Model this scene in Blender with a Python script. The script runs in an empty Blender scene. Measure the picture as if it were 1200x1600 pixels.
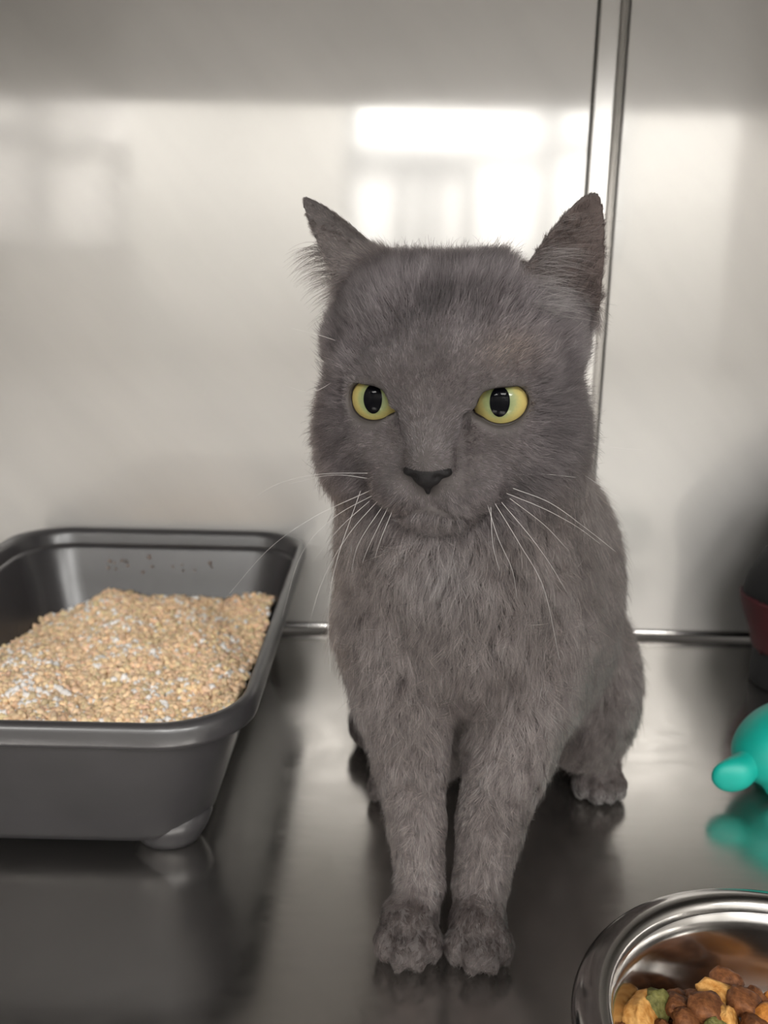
import bpy, bmesh, math, random
import numpy as np
from mathutils import Vector, Matrix, kdtree

random.seed(7)
rng = np.random.default_rng(11)
R = math.radians
SC = bpy.context.scene
COL = SC.collection

# ------------------------------------------------------------------ camera
CAM_H, PITCH, ROLL = 0.35, R(13.5), R(1.2)
fw = Vector((0, math.cos(PITCH), -math.sin(PITCH)))
up0 = Vector((0, math.sin(PITCH), math.cos(PITCH)))
rt0 = Vector((1, 0, 0))
rt = rt0 * math.cos(ROLL) + up0 * math.sin(ROLL)
upv = up0 * math.cos(ROLL) - rt0 * math.sin(ROLL)
cam_d = bpy.data.cameras.new('camera')
cam = bpy.data.objects.new('camera', cam_d)
COL.objects.link(cam)
M = Matrix.Identity(4)
for i in range(3):
    M[i][0], M[i][1], M[i][2] = rt[i], upv[i], -fw[i]
M[2][3] = CAM_H
cam.matrix_world = M
cam_d.sensor_width = 36.0
cam_d.sensor_fit = 'AUTO'
cam_d.lens = 36.0 * 1400 / 1600
cam_d.clip_start = 0.01
cam_d.dof.use_dof = True
cam_d.dof.focus_distance = 0.435
cam_d.dof.aperture_fstop = 9.0
SC.camera = cam

# ------------------------------------------------------------------ world, light, exposure
W = bpy.data.worlds.new('world')
SC.world = W
W.use_nodes = True
W.node_tree.nodes['Background'].inputs[0].default_value = (1.0, 0.97, 0.93, 1)
W.node_tree.nodes['Background'].inputs[1].default_value = 0.35
SC.view_settings.view_transform = 'Standard'
SC.view_settings.look = 'None'
SC.view_settings.exposure = 0.0
SC.view_settings.gamma = 1.0
SC.view_settings.use_curve_mapping = False
LAMP_W = 70
SC.cycles.max_bounces = 6
SC.cycles.diffuse_bounces = 3
SC.cycles.glossy_bounces = 4
SC.cycles.transmission_bounces = 3
SC.cycles.transparent_max_bounces = 4
SC.cycles.adaptive_threshold = 0.08
SC.cycles.sample_clamp_indirect = 6.0


def area_light(name, loc, size, power, rot=(0, 0, 0), col=(1, 0.985, 0.955)):
    d = bpy.data.lights.new(name, 'AREA')
    d.shape = 'RECTANGLE'
    d.size, d.size_y = size
    d.energy = power
    d.color = col
    o = bpy.data.objects.new(name, d)
    o.location = loc
    o.rotation_euler = rot
    COL.objects.link(o)
    return o


# ceiling panel lights of the treatment room in front of the kennel
for lx, lw in ((-1.5, 0.9), (0.1, 1.0), (1.5, 1.15)):
    area_light('ceiling_panel_light', (lx, -2.15, 1.78), (0.9, 0.6), LAMP_W * lw)


# ------------------------------------------------------------------ helpers


def mat(name):
    m = bpy.data.materials.new(name)
    m.use_nodes = True
    nt = m.node_tree
    b = nt.nodes['Principled BSDF']
    return m, nt, b


def N(nt, typ, **kw):
    n = nt.nodes.new(typ)
    for k, v in kw.items():
        if hasattr(n, k):
            setattr(n, k, v)
        else:
            n.inputs[k.replace('_', ' ')].default_value = v
    return n


def ramp(nt, stops, fac=None):
    n = nt.nodes.new('ShaderNodeValToRGB')
    e = n.color_ramp.elements
    while len(e) < len(stops):
        e.new(0.5)
    for i, (p, c) in enumerate(stops):
        e[i].position = p
        e[i].color = c if len(c) == 4 else (*c, 1)
    if fac is not None:
        nt.links.new(fac, n.inputs[0])
    return n


def simple_mat(name, col, rough=0.5, metal=0.0, noise=None, bump=0.0, bscale=200.0, spec=0.5):
    m, nt, b = mat(name)
    b.inputs['Base Color'].default_value = (*col, 1)
    b.inputs['Roughness'].default_value = rough
    b.inputs['Metallic'].default_value = metal
    b.inputs['Specular IOR Level'].default_value = spec
    tc = N(nt, 'ShaderNodeTexCoord')
    if noise:
        sc, amt = noise
        n = N(nt, 'ShaderNodeTexNoise')
        n.inputs['Scale'].default_value = sc
        n.inputs['Detail'].default_value = 4
        nt.links.new(tc.outputs['Object'], n.inputs['Vector'])
        lo = tuple(c * (1 - amt) for c in col)
        hi = tuple(min(1, c * (1 + amt)) for c in col)
        r = ramp(nt, [(0.3, lo), (0.7, hi)], n.outputs[0])
        nt.links.new(r.outputs[0], b.inputs['Base Color'])
    if bump:
        n = N(nt, 'ShaderNodeTexNoise')
        n.inputs['Scale'].default_value = bscale
        n.inputs['Detail'].default_value = 3
        nt.links.new(tc.outputs['Object'], n.inputs['Vector'])
        bp = N(nt, 'ShaderNodeBump')
        bp.inputs['Strength'].default_value = bump
        bp.inputs['Distance'].default_value = 0.001
        nt.links.new(n.outputs[0], bp.inputs['Height'])
        nt.links.new(bp.outputs[0], b.inputs['Normal'])
    return m


def obj(name, data, material=None, parent=None, smooth=False):
    o = bpy.data.objects.new(name, data)
    COL.objects.link(o)
    if material is not None and data is not None:
        data.materials.append(material)
    if parent is not None:
        o.parent = parent
    if smooth and data is not None and hasattr(data, 'polygons'):
        data.polygons.foreach_set('use_smooth', [True] * len(data.polygons))
    return o


def from_bm(name, bm, material=None, parent=None, smooth=False):
    me = bpy.data.meshes.new(name)
    bm.to_mesh(me)
    bm.free()
    return obj(name, me, material, parent, smooth)


def empty(name, loc=(0, 0, 0)):
    o = bpy.data.objects.new(name, None)
    o.location = loc
    o.empty_display_size = 0.02
    COL.objects.link(o)
    return o


def tag(o, label=None, cat=None, group=None, kind=None):
    if label:
        o['label'] = label
    if cat:
        o['category'] = cat
    if group:
        o['group'] = group
    if kind:
        o['kind'] = kind
    return o


def add_box(bm, x0, x1, y0, y1, z0, z1, bev=0.0, seg=2):
    r = bmesh.ops.create_cube(bm, size=1)
    vs = r['verts']
    for v in vs:
        v.co.x = x0 if v.co.x < 0 else x1
        v.co.y = y0 if v.co.y < 0 else y1
        v.co.z = z0 if v.co.z < 0 else z1
    if bev:
        es = list({e for v in vs for e in v.link_edges})
        bmesh.ops.bevel(bm, geom=es, offset=bev, segments=seg, affect='EDGES', profile=0.5)
    return bm


def box(name, x0, x1, y0, y1, z0, z1, m, parent=None, bev=0.0, kind=None):
    bm = bmesh.new()
    add_box(bm, x0, x1, y0, y1, z0, z1, bev)
    o = from_bm(name, bm, m, parent)
    if kind:
        o['kind'] = kind
    return o


# ------------------------------------------------------------------ materials: steel, plaster


def steel(name, col, r0, r1, streak=(40, 40, 2), bump=0.02, cloud=9.0, haze=0.0, smix=0.4, scuff=None):
    """Stainless sheet: metallic, cloudy wear in the gloss, faint brushed streaks."""
    m, nt, b = mat(name)
    b.inputs['Metallic'].default_value = 1.0
    b.inputs['Base Color'].default_value = (*col, 1)
    tc = N(nt, 'ShaderNodeTexCoord')
    n1 = N(nt, 'ShaderNodeTexNoise')
    n1.inputs['Scale'].default_value = cloud
    n1.inputs['Detail'].default_value = 6
    n1.inputs['Distortion'].default_value = 0.6
    nt.links.new(tc.outputs['Object'], n1.inputs['Vector'])
    mp = N(nt, 'ShaderNodeMapping')
    mp.inputs['Scale'].default_value = streak
    nt.links.new(tc.outputs['Object'], mp.inputs['Vector'])
    n2 = N(nt, 'ShaderNodeTexNoise')
    n2.inputs['Scale'].default_value = 6.0
    n2.inputs['Detail'].default_value = 5
    nt.links.new(mp.outputs[0], n2.inputs['Vector'])
    mix = N(nt, 'ShaderNodeMix')
    mix.inputs[0].default_value = smix
    nt.links.new(n1.outputs[0], mix.inputs[2])
    nt.links.new(n2.outputs[0], mix.inputs[3])
    mr = N(nt, 'ShaderNodeMapRange')
    mr.inputs['From Min'].default_value = 0.3
    mr.inputs['From Max'].default_value = 0.7
    mr.inputs['To Min'].default_value = r0
    mr.inputs['To Max'].default_value = r1
    nt.links.new(mix.outputs[0], mr.inputs[0])
    nt.links.new(mr.outputs[0], b.inputs['Roughness'])
    bp = N(nt, 'ShaderNodeBump')
    bp.inputs['Strength'].default_value = bump
    bp.inputs['Distance'].default_value = 0.001
    nt.links.new(mix.outputs[0], bp.inputs['Height'])
    nt.links.new(bp.outputs[0], b.inputs['Normal'])
    if haze:
        b2 = N(nt, 'ShaderNodeBsdfPrincipled')
        b2.inputs['Metallic'].default_value = 1.0
        b2.inputs['Base Color'].default_value = (*col, 1)
        b2.inputs['Roughness'].default_value = 0.55
        ms = N(nt, 'ShaderNodeMixShader')
        ms.inputs[0].default_value = haze
        if scuff:
            # scuffed by the animals up to about half a metre: the polish is gone there, wiped in slanting smears
            sp = N(nt, 'ShaderNodeSeparateXYZ')
            nt.links.new(tc.outputs['Object'], sp.inputs[0])
            m1 = N(nt, 'ShaderNodeMapRange')
            m1.inputs['From Min'].default_value = scuff[0]
            m1.inputs['From Max'].default_value = scuff[1]
            m1.inputs['To Min'].default_value = scuff[2]
            m1.inputs['To Max'].default_value = haze
            nt.links.new(sp.outputs[2], m1.inputs[0])
            mp2 = N(nt, 'ShaderNodeMapping')
            mp2.inputs['Scale'].default_value = (3.0, 3.0, 16.0)
            mp3 = N(nt, 'ShaderNodeMapping')
            mp3.inputs['Rotation'].default_value = (0, R(-48), 0)
            nt.links.new(tc.outputs['Object'], mp3.inputs['Vector'])
            nt.links.new(mp3.outputs[0], mp2.inputs['Vector'])
            n3 = N(nt, 'ShaderNodeTexNoise')
            n3.inputs['Scale'].default_value = 0.9
            n3.inputs['Detail'].default_value = 3
            nt.links.new(mp2.outputs[0], n3.inputs['Vector'])
            r3 = ramp(nt, [(0.35, (col[0] * 0.97, col[1] * 0.97, col[2] * 0.97)), (0.72, (min(1, col[0] * 1.07), min(1, col[1] * 1.065), min(1, col[2] * 1.06)))], n3.outputs[0])
            nt.links.new(r3.outputs[0], b2.inputs['Base Color'])
            nt.links.new(m1.outputs[0], ms.inputs[0])
        nt.links.new(b.outputs[0], ms.inputs[1])
        nt.links.new(b2.outputs[0], ms.inputs[2])
        nt.links.new(ms.outputs[0], nt.nodes['Material Output'].inputs['Surface'])
    return m


M_WALL = steel('brushed_wall_steel', (0.66, 0.645, 0.625), 0.065, 0.105, (60, 60, 1.5), 0.004, 5, 0.55, 0.15, (0.24, 0.46, 0.93))
M_FLOOR = steel('worn_floor_steel', (0.54, 0.522, 0.50), 0.13, 0.27, (6, 30, 6), 0.05, 32, 0.10)
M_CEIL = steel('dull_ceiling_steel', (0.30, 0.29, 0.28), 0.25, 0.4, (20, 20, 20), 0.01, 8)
M_TRIM = steel('bright_trim_steel', (0.66, 0.645, 0.63), 0.15, 0.22, (60, 60, 2), 0.01)
M_BOWL = steel('polished_bowl_steel', (0.52, 0.505, 0.49), 0.12, 0.20, (4, 4, 120), 0.02, 30)
M_PAINT = simple_mat('warm_white_paint', (0.60, 0.59, 0.57), 0.6, noise=(3, 0.03))
M_ROOMFLOOR = simple_mat('grey_vinyl', (0.30, 0.29, 0.28), 0.4, noise=(6, 0.1))
M_DARK = simple_mat('black_gap', (0.01, 0.01, 0.01), 0.7)
M_FRAME = simple_mat('grey_window_frame', (0.30, 0.31, 0.32), 0.5)


def emit_mat(name, col, s):
    m, nt, b = mat(name)
    b.inputs['Base Color'].default_value = (0.8, 0.8, 0.8, 1)
    b.inputs['Emission Color'].default_value = (*col, 1)
    b.inputs['Emission Strength'].default_value = s
    return m


M_PANE = emit_mat('daylit_frosted_pane', (1.0, 0.98, 0.95), 1.6)

# ------------------------------------------------------------------ the kennel
KX0, KX1, KY0, KY1, KZ = -0.50, 0.66, -0.02, 0.905, 0.70
SEAM0, SEAM1 = 0.187, 0.2145

box('floor', KX0, KX1, KY0, KY1 + 0.02, -0.02, 0.0, M_FLOOR, kind='structure')
wb = empty('wall_back', (0, KY1, 0))
wb['kind'] = 'structure'


def panel(x0, x1, y0=0.0):
    bm = bmesh.new()
    add_box(bm, x0, x1, y0, 0.02, 0.0045, KZ, 0.0012)
    return from_bm('panel', bm, M_WALL, wb)


panel(KX0, SEAM0 - 0.0010)
panel(SEAM1 + 0.0016, KX1)
# channel strip between the two panels: dark grooves on both sides, rounded edge on the right
bm = bmesh.new()
prof = [(0.0006, 0.012), (0.0006, 0.0005), (0.002, -0.0018), (0.006, -0.0024), (0.0185, -0.0024), (0.0208, -0.0042), (0.0232, -0.0056),
        (0.0256, -0.0050), (0.0268, -0.003), (0.0270, 0.012)]
va = [bm.verts.new((SEAM0 + x, KY1 + y, 0.0)) for x, y in prof]
vb = [bm.verts.new((SEAM0 + x, KY1 + y, KZ)) for x, y in prof]
for i in range(len(prof) - 1):
    bm.faces.new((va[i], va[i + 1], vb[i + 1], vb[i]))
t1 = from_bm('trim_1', bm, M_TRIM, smooth=False)
t1['kind'] = 'structure'
gap = box('trim_2', SEAM0 - 0.004, SEAM1 + 0.005, KY1 + 0.013, KY1 + 0.019, 0.0, KZ, M_DARK, kind='structure')
# rolled bead along the foot of the back wall
bm = bmesh.new()
n = 10
va, vb = [], []
for i in range(n + 1):
    a = R(-60 + 150 * i / n)
    y, z = KY1 + 0.001 - 0.0048 * math.cos(a), 0.0066 + 0.0040 * math.sin(a)
    va.append(bm.verts.new((KX0, y, z)))
    vb.append(bm.verts.new((KX1, y, z)))
for i in range(n):
    bm.faces.new((va[i], vb[i], vb[i + 1], va[i + 1]))
t3 = from_bm('baseboard_back', bm, M_TRIM, smooth=True)
t3['kind'] = 'structure'
box('wall_left', KX0 - 0.02, KX0, KY0, KY1 + 0.02, -0.02, KZ, M_WALL, kind='structure')
box('wall_right', KX1, KX1 + 0.02, KY0, KY1 + 0.02, -0.02, KZ, M_WALL, kind='structure')
box('ceiling', KX0 - 0.02, KX1 + 0.02, KY0, KY1 + 0.02, KZ, KZ + 0.02, M_CEIL, kind='structure')

# ------------------------------------------------------------------ the treatment room in front of it
RX0, RX1, RY0, RZ0, RZ1 = -2.6, 2.6, -3.0, -0.85, 1.8
box('floor_room', RX0, RX1, RY0, KY0, RZ0 - 0.02, RZ0, M_ROOMFLOOR, kind='structure')
box('ceiling_room', RX0, RX1, RY0, KY0, RZ1, RZ1 + 0.02, M_PAINT, kind='structure')
box('wall_room_left', RX0 - 0.02, RX0, RY0, KY0, RZ0, RZ1, M_PAINT, kind='structure')
box('wall_room_right', RX1, RX1 + 0.02, RY0, KY0, RZ0, RZ1, M_PAINT, kind='structure')
# front of the kennel bank with the open kennel in it
wf = empty('wall_front', (0, KY0, 0))
wf['kind'] = 'structure'
for x0, x1, z0, z1 in ((RX0, KX0 - 0.02, RZ0, RZ1), (KX1 + 0.02, RX1, RZ0, RZ1), (KX0 - 0.02, KX1 + 0.02, RZ0, -0.02), (KX0 - 0.02, KX1 + 0.02, KZ + 0.02, RZ1)):
    box('panel', x0, x1, -0.02, 0.0, z0, z1, M_WALL, wf)
# opposite wall with one wide lit window
WX0, WX1, WZ0, WZ1 = -0.20, 1.16, 0.56, 1.60
wr = empty('wall_room_back', (0, RY0, 0))
wr['kind'] = 'structure'
box('panel', RX0, WX0, -0.05, 0.0, RZ0, RZ1, M_PAINT, wr)
box('panel', WX1, RX1, -0.05, 0.0, RZ0, RZ1, M_PAINT, wr)
box('panel', WX0, WX1, -0.05, 0.0, RZ0, WZ0, M_PAINT, wr)
box('panel', WX0, WX1, -0.05, 0.0, WZ1, RZ1, M_PAINT, wr)
w = empty('window_1', (0, RY0, 0))
w['kind'] = 'structure'
box('pane', WX0, WX1, -0.045, -0.04, WZ0, WZ1, M_PANE, w)
for x, z0, z1, hw_ in ((WX0, WZ0, WZ1, 0.02), (0.05, WZ0, 1.03, 0.028), (0.16, WZ0, 1.03, 0.02), (0.245, WZ0, 1.03, 0.018), (0.40, WZ0, 0.98, 0.03), (0.80, WZ0, WZ1, 0.035), (WX1, WZ0, WZ1, 0.02)):
    box('mullion', x - hw_, x + hw_, -0.04, 0.015, z0, z1, M_FRAME, w)
for x0, x1, z in ((WX0, WX1, WZ0), (WX0, 0.80, 1.06), (WX0, 0.42, 0.99), (0.80, WX1, 1.12), (WX0, WX1, WZ1)):
    box('rail', x0, x1, -0.04, 0.018, z - 0.016, z + 0.016, M_FRAME, w)

# ------------------------------------------------------------------ litter box
M_TRAY = simple_mat('charcoal_plastic', (0.040, 0.038, 0.040), 0.30, noise=(25, 0.12), bump=0.05, bscale=900, spec=0.65)


def rrect(hx, hy, rc, n=9):
    pts = []
    for cx, cy, a0 in ((1, 1, 0), (-1, 1, 90), (-1, -1, 180), (1, -1, 270)):
        for i in range(n):
            a = R(a0 + 90 * i / (n - 1))
            pts.append((cx * (hx - rc) + rc * math.cos(a), cy * (hy - rc) + rc * math.sin(a)))
        # straight runs are closed by the next corner
    return pts


BOXC, BHX, BHY, BRC = (-0.2235, 0.679), 0.1475, 0.2195, 0.052
tray = empty('litter_tray', (BOXC[0], BOXC[1], 0))
tag(tray, 'dark grey plastic litter tray with rolled rim, filled with tan litter', 'litter tray')


def loft(secs, cap0=True, cap1=True):
    bm = bmesh.new()
    rings = []
    for d, z, rcs in secs:
        p = rrect(BHX - d, BHY - d * 1.15, max(0.012, BRC - d * rcs))
        rings.append([bm.verts.new((x, y, z)) for x, y in p])
    n = len(rings[0])
    for a, b in zip(rings, rings[1:]):
        for i in range(n):
            j = (i + 1) % n
            bm.faces.new((a[i], a[j], b[j], b[i]))
    if cap0:
        bm.faces.new(list(reversed(rings[0])))
    if cap1:
        bm.faces.new(rings[-1])
    bmesh.ops.recalc_face_normals(bm, faces=bm.faces)
    return bm


shell = [(0.046, 0.0085, .3), (0.041, 0.0092, .3), (0.0365, 0.0125, .3), (0.033, 0.019, .3), (0.0275, 0.036, .3), (0.0185, 0.066, .3), (0.0115, 0.090, .3), (0.0103, 0.0955, .3),
         (0.0108, 0.0965, .3), (0.0116, 0.0965, .3), (0.0129, 0.0925, .3), (0.0145, 0.088, .3), (0.0215, 0.064, .3), (0.0305, 0.034, .3), (0.036, 0.020, .3), (0.041, 0.0125, .3), (0.048, 0.0115, .3)]
o = from_bm('basin', loft(shell), M_TRAY, tray, smooth=True)
rimsec = [(0.0105, 0.0985, .3), (0.0015, 0.0975, .3), (0.0002, 0.0985, .3), (0.0, 0.101, .3), (0.0002, 0.108, .3), (0.0012, 0.1112, .3), (0.0032, 0.1125, .3), (0.0056, 0.1122, .3), (0.0078, 0.1102, .3),
          (0.0092, 0.106, .3), (0.0108, 0.099, .3), (0.0128, 0.0918, .3), (0.0116, 0.0940, .3), (0.0105, 0.0985, .3)]
o = from_bm('rim', loft(rimsec, False, False), M_TRAY, tray, smooth=True)
for sx in (-1, 1):
    for sy in (-1, 1):
        bm = bmesh.new()
        rings = []
        for r_, z in ((0.004, 0.0), (0.0165, 0.0), (0.0195, 0.0012), (0.0225, 0.006), (0.0255, 0.012), (0.0285, 0.02), (0.024, 0.026)):
            rings.append([bm.verts.new((r_ * math.cos(2 * math.pi * i / 20), r_ * 0.85 * math.sin(2 * math.pi * i / 20), z)) for i in range(20)])
        for a, b in zip(rings, rings[1:]):
            for i in range(20):
                bm.faces.new((a[i], a[(i + 1) % 20], b[(i + 1) % 20], b[i]))
        bm.faces.new(list(reversed(rings[0])))
        bm.faces.new(rings[-1])
        f = from_bm('foot', bm, M_TRAY, tray, smooth=True)
        f.location = (sx * (BHX - 0.061), sy * (BHY - 0.0665), 0)

# litter: thousands of crumbs, one heap


def litter_h(x, y):
    """height of the heap in tray coordinates"""
    h = 0.050 + 0.010 * np.exp(-((x + 0.02) ** 2 + (y + 0.08) ** 2) / 0.010) + 0.0035 * np.sin(31 * x + 1.0) * np.sin(27 * y)
    h += 0.0028 * np.sin(83 * x + 31 * y) + 0.002 * np.sin(57 * y - 70 * x + 2)
    h += 0.012 * np.exp(-((x - 0.005) ** 2 + (y - 0.145) ** 2) / 0.0012)
    h -= 0.020 * np.clip((-x - 0.055) / 0.05, 0, 1) * np.clip((y - 0.02) / 0.1, 0, 1)
    return h


def ico(sub=1):
    bm = bmesh.new()
    bmesh.ops.create_icosphere(bm, subdivisions=sub, radius=1)
    v = np.array([q.co for q in bm.verts])
    f = np.array([[q.index for q in p.verts] for p in bm.faces])
    bm.free()
    return v, f


def rand_rot(n):
    q = rng.normal(size=(n, 4))
    q /= np.linalg.norm(q, axis=1)[:, None]
    w, x, y, z = q.T
    return np.stack([1 - 2 * (y * y + z * z), 2 * (x * y - z * w), 2 * (x * z + y * w), 2 * (x * y + z * w), 1 - 2 * (x * x + z * z), 2 * (y * z - x * w),
                     2 * (x * z - y * w), 2 * (y * z + x * w), 1 - 2 * (x * x + y * y)], -1).reshape(n, 3, 3)


def np_mesh(name, V, F):
    me = bpy.data.meshes.new(name)
    V = np.ascontiguousarray(V, np.float32)
    F = np.ascontiguousarray(F, np.int32)
    k = F.shape[1]
    me.vertices.add(len(V))
    me.vertices.foreach_set('co', V.ravel())
    me.loops.add(F.size)
    me.loops.foreach_set('vertex_index', F.ravel())
    me.polygons.add(len(F))
    me.polygons.foreach_set('loop_start', np.arange(0, F.size, k, dtype=np.int32))
    me.update(calc_edges=True)
    me.validate()
    return me


NG = 15000
gx = rng.uniform(-0.116, 0.116, NG)
gy = rng.uniform(-0.186, 0.186, NG)
lay = rng.random(NG)
gz = litter_h(gx, gy) - lay * 0.0035 + 0.0005
lim = 0.0275 + (0.052 - gz) * 0.33
ok = (np.abs(gx) < BHX - lim) & (np.abs(gy) < BHY - lim * 1.15)
cxr = np.maximum(np.abs(gx) - (BHX - lim - 0.035), 0)
cyr = np.maximum(np.abs(gy) - (BHY - lim * 1.15 - 0.035), 0)
ok &= np.hypot(cxr, cyr) < 0.035
gx, gy, gz = gx[ok], gy[ok], gz[ok]
# a few crumbs stuck to the back wall of the tray
ns = 18
sx_ = rng.uniform(-0.06, 0.06, ns)
sz_ = rng.normal(0.077, 0.0055, ns)
gx = np.r_[gx, sx_]
gz = np.r_[gz, sz_]
gy = np.r_[gy, np.full(ns, 0.0) + BHY - 1.15 * (0.0145 + (0.088 - sz_) * 0.29)]
n = len(gx)
bv, bf = ico(1)
RR = rand_rot(n)
size = rng.uniform(0.0020, 0.0038, n)
size[-ns:] *= 0.6
asp = rng.uniform(0.6, 1.2, (n, 1, 3))
jit = 1 + rng.uniform(-0.28, 0.28, (n, len(bv), 1))
V = np.einsum('nij,nkj->nki', RR, bv[None] * jit * asp) * size[:, None, None] + np.stack([gx, gy, gz], -1)[:, None, :]
Fi = (bf[None] + (np.arange(n) * len(bv))[:, None, None]).reshape(-1, 3)
V = V.reshape(-1, 3)
white = rng.random(n) < (0.13 + 0.09 * (np.sin(60 * gx + 40 * gy) + np.sin(85 * gy - 30 * gx)))
tan = np.array([(0.92, 0.68, 0.44)]) * rng.uniform(0.72, 1.18, (n, 1)) * (1 + rng.uniform(-0.06, 0.06, (n, 3)))
wh = np.array([(0.95, 0.92, 0.89)]) * rng.uniform(0.85, 1.08, (n, 1))
gc = np.where(white[:, None], wh, tan)
gc[-ns:] = np.array([(0.16, 0.12, 0.10)]) * rng.uniform(0.6, 2.0, (ns, 1))
# bed under the crumbs
nx, ny = 40, 60
uu, vv = np.meshgrid(np.linspace(-1, 1, nx), np.linspace(-1, 1, ny))
bx_ = uu * 0.104
by_ = vv * 0.176
sq = np.sqrt(np.clip(1 - 0.16 * uu ** 2 * vv ** 2 * 2.0, 0, 1))
bx_, by_ = bx_ * sq, by_ * sq
bz_ = litter_h(bx_, by_) - 0.0035
BV = np.stack([bx_, by_, bz_], -1).reshape(-1, 3)
ii = np.arange(nx * ny).reshape(ny, nx)
BF = np.concatenate([np.stack([ii[:-1, :-1], ii[:-1, 1:], ii[1:, 1:]], -1).reshape(-1, 3), np.stack([ii[:-1, :-1], ii[1:, 1:], ii[1:, :-1]], -1).reshape(-1, 3)])
bc = np.array([(0.75, 0.52, 0.32)]) * rng.uniform(0.8, 1.2, (len(BV), 1))
me = np_mesh('cat_litter', np.r_[V, BV], np.r_[Fi, BF + len(V)])
ca = me.color_attributes.new('gcol', 'FLOAT_COLOR', 'POINT')
cc = np.ones((len(V) + len(BV), 4), np.float32)
cc[:len(V), :3] = np.repeat(gc, len(bv), axis=0)
cc[len(V):, :3] = bc
ca.data.foreach_set('color', cc.ravel())
m, nt, b = mat('wood_litter')
at = N(nt, 'ShaderNodeAttribute', attribute_name='gcol')
nt.links.new(at.outputs['Color'], b.inputs['Base Color'])
b.inputs['Roughness'].default_value = 0.85
b.inputs['Specular IOR Level'].default_value = 0.2
lit = obj('cat_litter', me, m)
lit.location = (BOXC[0], BOXC[1], 0)
tag(lit, 'tan wood litter flecked with white crumbs heaped in the grey tray', 'cat litter', kind='stuff')

# ------------------------------------------------------------------ steel food bowl


def lathe(name, prof, seg, material, parent=None, closed=False):
    bm = bmesh.new()
    rings = []
    for r_, z in prof:
        if r_ < 1e-6:
            rings.append([bm.verts.new((0, 0, z))])
        else:
            rings.append([bm.verts.new((r_ * math.cos(2 * math.pi * i / seg), r_ * math.sin(2 * math.pi * i / seg), z)) for i in range(seg)])
    for a, b in zip(rings, rings[1:]):
        for i in range(seg):
            j = (i + 1) % seg
            if len(a) == 1 and len(b) == 1:
                continue
            if len(a) == 1:
                bm.faces.new((a[0], b[i], b[j]))
            elif len(b) == 1:
                bm.faces.new((a[i], a[j], b[0]))
            else:
                bm.faces.new((a[i], a[j], b[j], b[i]))
    bmesh.ops.recalc_face_normals(bm, faces=bm.faces)
    return from_bm(name, bm, material, parent, smooth=True)


BC = (0.1850, 0.3115)
bowl = empty('food_bowl', (BC[0], BC[1], 0))
tag(bowl, 'round stainless steel food bowl with wide rolled rim, holding kibble', 'bowl')
lathe('basin', [(0, 0.0), (0.066, 0.0), (0.072, 0.001), (0.0765, 0.005), (0.0805, 0.022), (0.0835, 0.042), (0.0846, 0.0510), (0.0840, 0.0518), (0.0829, 0.0510), (0.0812, 0.042), (0.0782, 0.022),
                (0.0742, 0.0075), (0.070, 0.0036), (0.062, 0.0025), (0, 0.0025)], 96, M_BOWL, bowl)
lathe('rim', [(0.0828, 0.0505), (0.0836, 0.0540), (0.0850, 0.0563), (0.0872, 0.0572), (0.0905, 0.0570), (0.0945, 0.0558), (0.0980, 0.0538), (0.0998, 0.0512), (0.1006, 0.0485), (0.1000, 0.0465),
              (0.0982, 0.0460), (0.0968, 0.0472), (0.0945, 0.0522), (0.0905, 0.0542), (0.0865, 0.0535), (0.0843, 0.0510), (0.0828, 0.0505)], 96, M_BOWL, bowl)


def kib_mat(name, c0, c1, sc=420):
    m, nt, b = mat(name)
    tc = N(nt, 'ShaderNodeTexCoord')
    n1 = N(nt, 'ShaderNodeTexNoise')
    n1.inputs['Scale'].default_value = sc
    n1.inputs['Detail'].default_value = 5
    nt.links.new(tc.outputs['Object'], n1.inputs['Vector'])
    r_ = ramp(nt, [(0.32, c0), (0.68, c1)], n1.outputs[0])
    nt.links.new(r_.outputs[0], b.inputs['Base Color'])
    b.inputs['Roughness'].default_value = 0.6
    b.inputs['Specular IOR Level'].default_value = 0.25
    bp = N(nt, 'ShaderNodeBump')
    bp.inputs['Strength'].default_value = 0.9
    bp.inputs['Distance'].default_value = 0.0012
    nt.links.new(n1.outputs[0], bp.inputs['Height'])
    nt.links.new(bp.outputs[0], b.inputs['Normal'])
    return m


KM = {'brown': kib_mat('brown_kibble', (0.075, 0.024, 0.008), (0.22, 0.085, 0.030)),
      'tan': kib_mat('tan_kibble', (0.42, 0.17, 0.03), (0.72, 0.40, 0.13)),
      'green': kib_mat('green_kibble', (0.075, 0.072, 0.018), (0.16, 0.15, 0.045)),
      'orange': kib_mat('orange_kibble', (0.36, 0.12, 0.02), (0.58, 0.24, 0.05))}


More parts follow.
